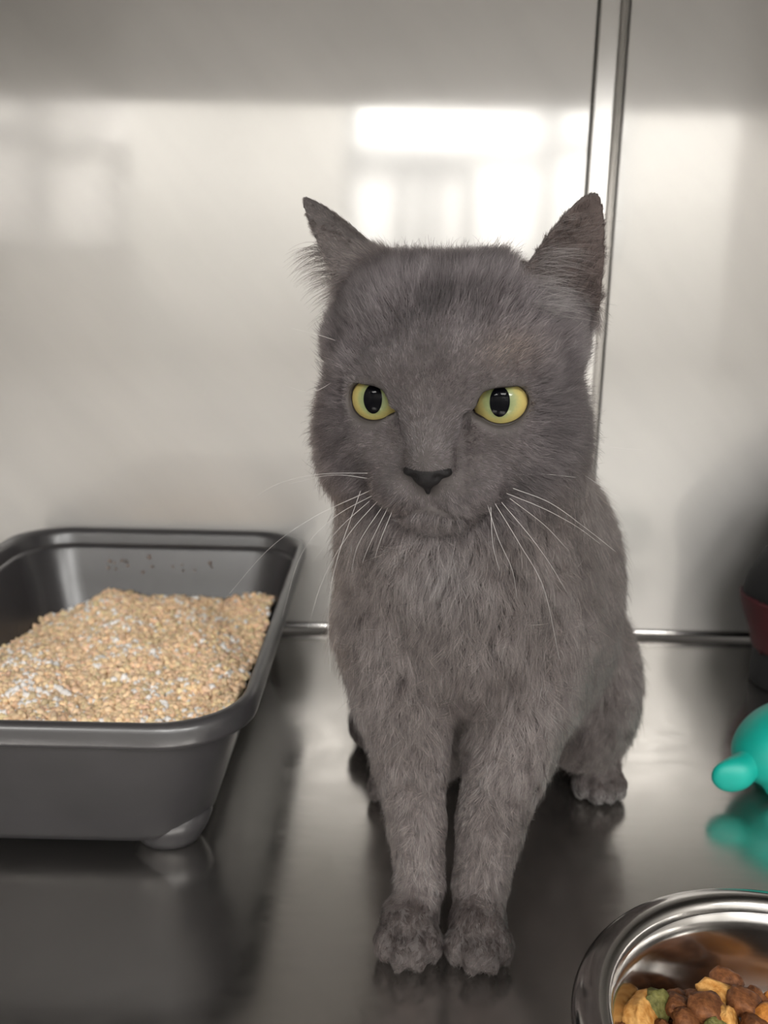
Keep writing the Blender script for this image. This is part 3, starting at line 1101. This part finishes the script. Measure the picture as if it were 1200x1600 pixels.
for s, c, gz_, ex, ey in EYES:
    me = bpy.data.meshes.new('eye')
    bm = bmesh.new()
    bmesh.ops.create_uvsphere(bm, u_segments=48, v_segments=32, radius=EYE_R * 1e-3)
    bm.to_mesh(me)
    bm.free()
    e = obj('eye', me, m_eye, cat, smooth=True)
    look = np.array([0.06 * s + 0.02, 1.0, 0.10])
    look /= np.linalg.norm(look)
    zx = look @ HM
    xx = np.cross(hu, zx)
    xx /= np.linalg.norm(xx)
    yx = np.cross(zx, xx)
    Mx = Matrix.Identity(4)
    p = hw(c) - CO
    for i in range(3):
        Mx[i][0], Mx[i][1], Mx[i][2], Mx[i][3] = xx[i], yx[i], zx[i], p[i]
    e.matrix_local = Mx
    tag(e, 'yellow-green eye')
    bm = bmesh.new()
    rr_ = EYE_R * 1e-3 + 0.00022
    rings = []
    for k in range(7):
        ring = []
        for i in range(40):
            a = 2 * math.pi * i / 40
            x = 0.0048 * k / 6 * math.cos(a)
            y = 0.0072 * k / 6 * math.sin(a) * (1.0 if math.sin(a) > 0 else 1.02)
            ring.append(bm.verts.new((x, y, math.sqrt(rr_ ** 2 - x * x - y * y))))
            if k == 0:
                break
        rings.append(ring)
    for i in range(40):
        bm.faces.new((rings[0][0], rings[1][i], rings[1][(i + 1) % 40]))
    for a_, b_ in zip(rings[1:], rings[2:]):
        for i in range(40):
            bm.faces.new((a_[i], b_[i], b_[(i + 1) % 40], a_[(i + 1) % 40]))
    from_bm('pupil', bm, M_PUPIL, e, smooth=True)
    # lid margin: a thin dark tube following the opening on the ball
    pts = []
    for i in range(72):
        a = 2 * math.pi * i / 72
        lo_, hi_ = 0.0, 20.0
        for _ in range(24):
            md = 0.5 * (lo_ + hi_)
            if lid2d(np.float64(md * math.cos(a)), np.float64(md * math.sin(a))) < 0.35:
                lo_ = md
            else:
                hi_ = md
        u, v = lo_ * math.cos(a), lo_ * math.sin(a)
        w_ = math.sqrt(max((EYE_R + 0.75) ** 2 - u * u - v * v, 1.0))
        pts.append(hw(c + ex * (u * s) + ey * v + gz_ * w_) - CO)
    tube('lid_rim', pts, 0.0011, M_RIM, cat, True)

# nose leather
NF = Field(hw((0, 62, -30)) - 0.022, hw((0, 62, -30)) + 0.022, 0.0007)


def nell(c, r, k, sub=False):
    NF.ell(hw(c), np.array(r) * 1e-3, k * 1e-3, HM, sub)


nell((0, 62.5, -27.2), (10.8, 5.2, 2.7), 2)
nell((0, 63.2, -30.8), (6.8, 4.6, 4.6), 3.5)
NF.cone(hw((0, 63.5, -31)), hw((0, 61.0, -38.5)), 0.0036, 0.0012, 0.002)
for s in (-1, 1):
    nell((8.6 * s, 61.2, -28.2), (3.2, 4.2, 2.4), 2)
    nell((6.0 * s, 68.0, -30.3), (2.3, 3.0, 1.5), 1.2, True)
NF.cone(hw((0, 69.5, -29)), hw((0, 67, -39)), 0.0005, 0.0005, 0.001, True)
nose = part_from_field('nose', NF, M_LEATHER, cat)
tag(nose, 'small dark nose')

# ------------------------------------------------------------------ fur
FUR_N = 560000


def sstep(a, b, x):
    t = np.clip((x - a) / (b - a), 0, 1)
    return t * t * (3 - 2 * t)


def unit(v):
    return v / np.maximum(np.linalg.norm(v, axis=-1, keepdims=True), 1e-9)


def ear_coords(P, E_):
    B, T, a, o_, c, L = E_
    q = P - B
    return (q @ a) / L, q @ c * 1e3, q @ o_ * 1e3


T0 = np.concatenate([QC[:, [0, 1, 2]], QC[:, [0, 2, 3]]])
A_, B_, C_ = VC[T0[:, 0]], VC[T0[:, 1]], VC[T0[:, 2]]
fn_ = np.cross(B_ - A_, C_ - A_)
area = 0.5 * np.linalg.norm(fn_, axis=1)
VN = np.zeros_like(VC)
for k in range(3):
    for i in range(3):
        VN[:, i] += np.bincount(T0[:, k], fn_[:, i], len(VC))
VN = unit(VN)
cen = (A_ + B_ + C_) / 3
nf = unit(fn_)
qc = hl(cen)
toward = (nf * unit(np.array([0.02, 0, 0.32]) - cen)).sum(1)   # towards the open front of the kennel
dens = np.where(qc[:, 2] > -62, 1.7, 1.0) * np.where(toward > -0.25, 1.0, 0.38)
dens *= np.where(cen[:, 2] < 0.003, 0.02, 1.0)
pr = area * dens
pr /= pr.sum()


def sample_roots(n, pr, T=T0):
    ti = rng.choice(len(T), n, p=pr)
    r1, r2_ = np.sqrt(rng.random(n)), rng.random(n)
    w = np.stack([1 - r1, r1 * (1 - r2_), r1 * r2_], -1)
    P = (VC[T[ti]] * w[..., None]).sum(1)
    Nn = unit((VN[T[ti]] * w[..., None]).sum(1))
    return P, Nn


def groom(P, Nn):
    """flow direction, lift, length (m), colour, keep-mask for roots P"""
    n = len(P)
    q = hl(P)
    x, y, z = q.T
    ax = np.abs(x)
    e = np.sqrt((x / 70) ** 2 + ((y - 2) / 72) ** 2 + ((z - 2) / 68) ** 2)
    wh = 1 - sstep(0.98, 1.22, e)
    keep = np.ones(n, bool)
    # --- body flow
    fb = np.tile(np.array([0, 0, -1.0]), (n, 1))
    fb[:, 0] += 2.2 * np.clip(P[:, 0] - 0.045, -0.06, 0.10) * (P[:, 2] > 0.13)
    back = sstep(0.53, 0.60, P[:, 1])
    fb[:, 1] += 0.55 * back
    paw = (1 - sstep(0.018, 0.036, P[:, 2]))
    fb[:, 1] -= 1.8 * paw
    # --- head flow: away from the nose
    v = q - np.array([0, 66, -22])
    v = unit(v)
    v[:, 2] -= 0.55 * sstep(18, 50, ax) * (1 - sstep(-25, 20, z))
    v[:, 2] -= 1.6 * (1 - sstep(-58, -44, z))
    v[:, 0] += 0.5 * np.sign(x) * (1 - sstep(-40, -10, z)) * sstep(6, 20, ax)
    L = np.full(n, 0.0150)
    lift = np.full(n, 0.45)
    # body lengths
    leg = (1 - sstep(0.085, 0.15, P[:, 2])) * (1 - sstep(0.50, 0.53, P[:, 1]))
    L = L * (1 - leg) + 0.0085 * leg
    hindleg = (1 - sstep(0.02, 0.07, P[:, 2])) * sstep(0.52, 0.55, P[:, 1])
    L = L * (1 - hindleg) + 0.009 * hindleg
    inner = leg * sstep(0.35, 0.8, np.where(P[:, 0] < 0.041, Nn[:, 0], -Nn[:, 0]))
    L *= 1 - 0.5 * inner
    L = L * (1 - paw) + 0.0042 * paw
    lift = lift * (1 - leg) + 0.30 * leg
    lift = lift * (1 - paw) + 0.25 * paw
    # head lengths
    Lh = 0.0062 + 0.0035 * sstep(20, 55, z) + 0.0055 * sstep(34, 58, ax) * (1 - sstep(10, 45, z))
    Lh *= 1 - 0.50 * sstep(28, 52, y)
    Lh += 0.004 * (1 - sstep(-62, -50, z))
    liH = 0.55 + 0.55 * sstep(35, 60, z) - 0.22 * sstep(30, 55, y) + 0.15 * sstep(40, 60, ax)
    F = unit(v @ HM) * wh[:, None] + fb * (1 - wh)[:, None]
    L = L * (1 - wh) + Lh * wh
    lift = lift * (1 - wh) + liH * wh
    col = np.tile(np.array([0.154, 0.123, 0.115]), (n, 1))
    ch = np.tile(np.array([0.100, 0.083, 0.087]), (n, 1))
    # coat markings, then light and shade painted on paws, toes and legs
    mid = np.exp(-(x / 9) ** 2) * sstep(12, 26, z) * (1 - sstep(52, 64, z))
    ch *= (1 - 0.40 * mid)[:, None]
    br = np.exp(-((x - 34) ** 2 / 150 + (z - 26) ** 2 / 60)) * sstep(0, 20, y)
    ch += br[:, None] * np.array([0.075, 0.045, 0.022])
    nb = np.exp(-(x / 11) ** 2) * np.exp(-((z + 12) / 13) ** 2) * sstep(40, 52, y)
    ch += nb[:, None] * np.array([0.045, 0.042, 0.043])
    col = col * (1 - wh)[:, None] + ch * wh[:, None]
    tu = np.exp(-(((P[:, 0] - 0.033) / 0.016) ** 2 + ((P[:, 2] - 0.222) / 0.022) ** 2)) * (1 - sstep(0.46, 0.49, P[:, 1]))
    col += tu[:, None] * np.array([0.050, 0.048, 0.050])
    col *= (1 - 0.55 * paw * (P[:, 1] < 0.5))[:, None]  # front paws painted darker, for the light falling off down there
    toe = (P[:, 1] > 0.5) * (P[:, 0] > 0.1) * (1 - sstep(0.010, 0.017, P[:, 2])) * (1 - sstep(0.582, 0.590, P[:, 1]))  # highlight along the hind toe tips, put into the hair colour
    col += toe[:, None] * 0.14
    col *= (1 + 0.22 * leg * (1 - paw))[:, None]  # front legs painted lighter, as if more light reached the lower body
    # --- eyes
    for s, c, gz_, ex, ey in EYES:
        d = q - c
        u, vv_, w = (d @ ex) * s, d @ ey, d @ gz_
        l2 = lid2d(u, vv_)
        front = w > -2
        keep &= ~((l2 < 0.25) & front & (np.abs(u) < 18))
        near = (1 - sstep(0.5, 6.0, l2)) * front * (np.linalg.norm(d, axis=1) < 26)
        L = L * (1 - 0.45 * near)
        lift = lift * (1 - 0.6 * near)
        out = unit(ex * (u * s)[:, None] + ey * vv_[:, None])
        F = unit(F) * (1 - 0.55 * near)[:, None] + (out @ HM) * (0.55 * near)[:, None]
    # --- nose leather stays bare
    dn = np.sqrt((x / 11.4) ** 2 + ((z + 30.2) / 5.2) ** 2)
    keep &= ~((dn < 1.0) & (y > 54))
    keep &= ~((ax < 5) & (z < -30) & (z > -40) & (y > 54))
    L *= 1 - 0.45 * np.exp(-((ax - 0) / 22) ** 2 - ((z + 34) / 16) ** 2) * (y > 40)
    # mouth line
    ml = np.abs(z + 47 + 0.33 * ax) < 1.3
    keep &= ~(ml & (np.abs(z + 47 + 0.33 * ax) < 1.1) & (ax < 17) & (y > 44))
    # --- ears
    for E_, inner_keep in ((EAR_R, 0.4), (EAR_L, 0.4)):
        t, ex_, ey_ = ear_coords(P, E_)
        on = sstep(0.05, 0.28, t) * (1 - sstep(25, 29, np.abs(ex_))) * (np.abs(ey_) < 26) * (e > 0.98)
        inn = on * (Nn @ E_[3] > 0.05)
        F = unit(F) * (1 - on)[:, None] + (E_[2] + 0.35 * np.sign(ex_)[:, None] * E_[4]) * on[:, None]
        L = L * (1 - on) + (0.0042 - 0.0022 * sstep(0.55, 0.95, t)) * on
        lift = lift * (1 - on) + 0.22 * on
        cin = np.array([0.085, 0.069, 0.064])
        col = col * (1 - 0.75 * on)[:, None] + cin * (0.75 * on)[:, None]
        keep &= ~((inn > 0.4) & (rng.random(n) > inner_keep))
    return F, lift, L, col, keep


P, Nn = sample_roots(FUR_N, pr)
Fd, lift, Ln, colr, keep = groom(P, Nn)
# clumps: tufts share a direction and draw together at the tip
NCL = 22000
PK, NK = sample_roots(NCL, pr)
Fk, lk, Lk, _, _ = groom(PK, NK)
kd = kdtree.KDTree(NCL)
for i in range(NCL):
    kd.insert(PK[i], i)
kd.balance()
P, Nn, Fd, lift, Ln, colr = P[keep], Nn[keep], Fd[keep], lift[keep], Ln[keep], colr[keep]
ci = np.array([kd.find(p)[1] for p in P])
HK = 1 - sstep(0.9, 1.3, np.linalg.norm(hl(PK) / np.array([70, 72, 70]), axis=1))
ckr = rng.normal(size=(NCL, 3)) * (0.44 - 0.30 * HK)[:, None]
ckb = rng.uniform(0.72, 1.30, NCL)


def wave(P, s, sd):
    r_ = np.random.default_rng(sd)
    o_ = np.zeros((len(P), 3))
    for k in range(4):
        w = r_.normal(size=(3, 3)) * s
        o_ += np.sin(P @ w + r_.uniform(0, 6, 3))
    return o_ * 0.5


def grow(P, Nn, Fd, lift, Ln, segs=4, clump=None, cstr=0.35, jit=0.22):
    n = len(P)
    F = unit(Fd) + wave(P, 70, 3) * 0.13 + rng.normal(size=(n, 3)) * jit
    if clump is not None:
        F = F + ckr[clump]
    F = F - Nn * (F * Nn).sum(1, keepdims=True)
    F = unit(F)
    L = Ln * rng.uniform(0.62, 1.18, n) * np.where(rng.random(n) < 0.06, 1.5, 1.0)
    li = (lift * rng.uniform(0.6, 1.5, n))[:, None]
    pts = [P - Nn * 0.0004]
    cur = P - Nn * 0.0004
    for k in range(segs):
        t = (k + 0.5) / segs
        d = unit(F * (0.55 + 0.65 * t) + Nn * li * (1.5 - 1.15 * t) + np.array([0, 0, -0.10 * t]))
        cur = cur + d * (L / segs)[:, None]
        pts.append(cur)
    S = np.stack(pts, 1)
    if clump is not None:
        # target tip: clump centre's own strand
        Fc = unit(unit(Fk) + ckr)
        Fc = unit(Fc - NK * (Fc * NK).sum(1, keepdims=True))
        Tc = PK + (Fc * 0.85 + NK * lk[:, None]) * Lk[:, None]
        tt = np.linspace(0, 1, segs + 1)[None, :, None] ** 1.6
        S = S + (Tc[clump][:, None, :] - S[:, -1:, :]) * tt * (cstr * (1 - 0.5 * HK[clump]) * rng.uniform(0.3, 1.0, n))[:, None, None]
    S[:, :, 2] = np.maximum(S[:, :, 2], 0.0004)
    return S


M_FUR, nt, b = mat('cat_fur')
nt.nodes.remove(b)
hb = nt.nodes.new('ShaderNodeBsdfHairPrincipled')
hb.model = 'CHIANG'
hb.parametrization = 'COLOR'
hb.inputs['Roughness'].default_value = 0.38
hb.inputs['Radial Roughness'].default_value = 0.55
hb.inputs['Coat'].default_value = 0.0
at = N(nt, 'ShaderNodeAttribute', attribute_name='hcol')
hi_ = nt.nodes.new('ShaderNodeHairInfo')
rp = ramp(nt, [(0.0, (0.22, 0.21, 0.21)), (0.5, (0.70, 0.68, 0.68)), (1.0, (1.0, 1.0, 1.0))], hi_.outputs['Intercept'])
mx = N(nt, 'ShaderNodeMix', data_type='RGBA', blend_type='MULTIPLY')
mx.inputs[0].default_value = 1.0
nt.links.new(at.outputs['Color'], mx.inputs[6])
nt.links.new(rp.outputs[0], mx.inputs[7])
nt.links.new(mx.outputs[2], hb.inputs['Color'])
nt.links.new(hb.outputs[0], nt.nodes['Material Output'].inputs['Surface'])


def curves_obj(name, S, C, r0, material, parent):
    n, k, _ = S.shape
    hc = bpy.data.hair_curves.new(name)
    hc.add_curves([k] * n)
    hc.position_data.foreach_set('vector', np.ascontiguousarray(S - CO, np.float32).ravel())
    ra = hc.attributes.new('radius', 'FLOAT', 'POINT')
    t = np.linspace(0, 1, k)
    tap = (1 - 0.82 * t ** 1.5)
    ra.data.foreach_set('value', (np.asarray(r0, np.float32).reshape(-1, 1) * tap[None, :] * np.ones((n, 1))).astype(np.float32).ravel())
    ca = hc.attributes.new('hcol', 'FLOAT_COLOR', 'CURVE')
    cc = np.ones((n, 4), np.float32)
    cc[:, :3] = C
    ca.data.foreach_set('color', cc.ravel())
    hc.materials.append(material)
    o = bpy.data.objects.new(name, hc)
    COL.objects.link(o)
    o.parent = parent
    return o


S = grow(P, Nn, Fd, lift, Ln, 4, ci, 0.38)
mot = wave(P * np.array([1, 1, 0.55]), 170, 21)[:, :1] + 0.7 * wave(P * np.array([1, 1, 0.5]), 420, 22)[:, :1]
guard = rng.random(len(P)) < 0.13
colr = 0.78 * colr * ckb[ci][:, None] * np.exp(0.26 * mot) * rng.lognormal(0, 0.42, (len(P), 1))
colr[guard] *= 2.3
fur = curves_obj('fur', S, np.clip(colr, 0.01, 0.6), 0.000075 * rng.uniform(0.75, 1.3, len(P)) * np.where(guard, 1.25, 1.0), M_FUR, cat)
tag(fur, 'dense plush blue-grey fur', kind='stuff')

# ------------------------------------------------------------------ ear tufts: long hairs sweeping across the open ears


def tuft(E_, n, xs, ts, dirv, Lr, droop, col, r0):
    B, T, a, o_, c, L = E_
    x = rng.uniform(*xs, n)
    t = rng.uniform(*ts, n)
    # nearest cat vertices on the inner face
    tt, xx_, yy_ = ear_coords(VC, E_)
    sel = np.where((tt > ts[0] - 0.1) & (tt < ts[1] + 0.1) & (np.abs(xx_) < 30) & (np.abs(yy_) < 25) & (VN @ o_ > 0.15))[0]
    if len(sel) == 0:
        return None
    d2 = ((tt[sel][None] - t[:, None]) * L * 1e3) ** 2 + (xx_[sel][None] - x[:, None]) ** 2
    P = VC[sel[d2.argmin(1)]] + rng.normal(size=(n, 3)) * 0.0007
    d = unit(np.asarray(dirv, float) @ HM + rng.normal(size=(n, 3)) * 0.16)
    Ls = rng.uniform(*Lr, n) * 1e-3
    k = 8
    tl = np.linspace(0, 1, k)[None, :, None]
    S = P[:, None] + d[:, None] * (Ls[:, None, None] * tl) + (np.asarray(droop, float) @ HM) * (Ls[:, None, None] * tl ** 2)
    C = np.tile(np.array(col), (n, 1)) * rng.uniform(0.7, 1.4, (n, 1))
    return S, C, np.full(n, r0)


tf = [tuft(EAR_R, 230, (-24, -10), (-0.05, 0.45), (0.92, 0.35, 0.22), (14, 30), (0.05, -0.25, -0.22), (0.42, 0.38, 0.37), 0.00008),
      tuft(EAR_R, 160, (-20, 8), (0.35, 0.75), (0.85, 0.25, 0.4), (6, 14), (0.0, -0.2, -0.2), (0.22, 0.19, 0.18), 0.00006),
      tuft(EAR_L, 420, (10, 24), (0.0, 0.55), (-0.95, 0.10, 0.10), (9, 20), (0.0, -0.05, -0.45), (0.10, 0.085, 0.08), 0.000075),
      tuft(EAR_L, 420, (-24, -10), (0.0, 0.55), (-0.95, 0.10, 0.10), (9, 20), (0.0, -0.05, -0.45), (0.10, 0.085, 0.08), 0.000075)]
tf = [q for q in tf if q is not None]
et = curves_obj('ear_fur', np.concatenate([q[0] for q in tf]), np.concatenate([q[1] for q in tf]), np.concatenate([q[2] for q in tf]), M_FUR, cat)
tag(et, 'long pale hairs inside the ears', kind='stuff')

# ------------------------------------------------------------------ whiskers (head coordinates, mm)
M_WHISK = simple_mat('pale_whisker', (0.66, 0.64, 0.62), 0.4)
WHISK = [
    [(-27.1, 50.0, -33.6), (-59.2, 46.0, -35.5), (-86.2, 40.0, -43.8), (-110.8, 34.0, -59.6)],
    [(-29.5, 50.0, -37.0), (-52.4, 46.0, -35.6), (-78.3, 40.0, -42.8)],
    [(-31.3, 52.0, -41.8), (-62.8, 48.0, -57.9), (-90.0, 44.0, -78.1), (-116.4, 40.0, -107.0)],
    [(-28.0, 52.0, -43.0), (-51.8, 50.0, -57.4), (-71.0, 47.0, -79.5), (-84.6, 44.0, -117.8)],
    [(-26.5, 53.0, -45.3), (-42.9, 52.0, -64.8), (-58.0, 50.0, -90.6), (-68.7, 48.0, -121.1)],
    [(-23.6, 54.0, -46.9), (-36.6, 54.0, -67.5), (-41.4, 54.0, -83.5)],
    [(-21.7, 54.0, -48.1), (-31.0, 55.0, -68.2), (-35.2, 55.0, -78.7)],
    [(-19.5, 55.0, -49.7), (-24.7, 56.0, -64.2), (-28.2, 56.0, -74.5)],
    [(-38.5, 48.0, -43.8), (-52.0, 46.0, -82.8), (-57.8, 44.0, -112.6), (-58.4, 42.0, -147.0)],
    [(-32.8, 52.0, -47.8), (-48.5, 50.0, -62.6), (-65.1, 47.0, -83.3)],
    [(27.4, 55.0, -45.9), (33.5, 57.0, -60.4), (40.7, 58.0, -75.7), (43.5, 58.0, -90.3)],
    [(30.9, 54.0, -45.4), (43.8, 56.0, -63.2), (56.1, 57.0, -84.7), (64.8, 58.0, -120.2)],
    [(33.9, 53.0, -44.8), (49.1, 55.0, -60.0), (59.3, 56.0, -73.5), (66.8, 57.0, -85.5)],
    [(37.6, 51.0, -43.2), (54.7, 51.0, -54.4), (66.7, 52.0, -66.2)],
    [(38.7, 48.0, -38.8), (56.9, 44.0, -45.3), (73.9, 40.0, -58.0), (88.8, 36.0, -70.4)],
    [(35.9, 50.0, -41.0), (54.1, 47.0, -47.5), (69.5, 44.0, -56.2), (81.3, 42.0, -65.1)],
    [(29.1, 56.0, -46.8), (31.2, 58.0, -63.4), (34.5, 58.0, -76.2)],
    [(38.3, 46.0, -32.7), (52.9, 38.0, -32.5), (68.0, 32.0, -34.8)],
    [(-48.7, 30.0, 28.0), (-60.8, 34.0, 33.3), (-75.3, 36.0, 36.9)],
    [(-50.2, 32.0, 13.7), (-64.6, 36.0, 5.2), (-78.9, 38.0, 8.1)],
    [(66.5, 10.0, -21.1), (85.5, 14.0, -22.7), (98.8, 16.0, -23.1)],
    [(68.8, 10.0, -37.7), (80.3, 14.0, -43.0), (89.4, 16.0, -47.8)],
]


def bez(ctrl, n=22):
    """smooth curve through the control points (Catmull-Rom)"""
    c = np.asarray(ctrl, float)
    c = np.vstack([2 * c[0] - c[1], c, 2 * c[-1] - c[-2]])
    m = len(c) - 3
    out = []
    for u in np.linspace(0, m - 1e-6, n):
        i = int(u)
        t = u - i
        p0, p1, p2, p3 = c[i:i + 4]
        out.append(0.5 * (2 * p1 + (p2 - p0) * t + (2 * p0 - 5 * p1 + 4 * p2 - p3) * t * t + (3 * p1 - p0 - 3 * p2 + p3) * t ** 3))
    return np.array(out)


for w in WHISK:
    w = [tuple(np.array(w[0]) + np.array([0, -4, 0])), *w[1:]]
    p = hw(bez(w)) - CO
    tube('whisker', p, np.linspace(0.00009, 0.000028, len(p)), M_WHISK, cat)
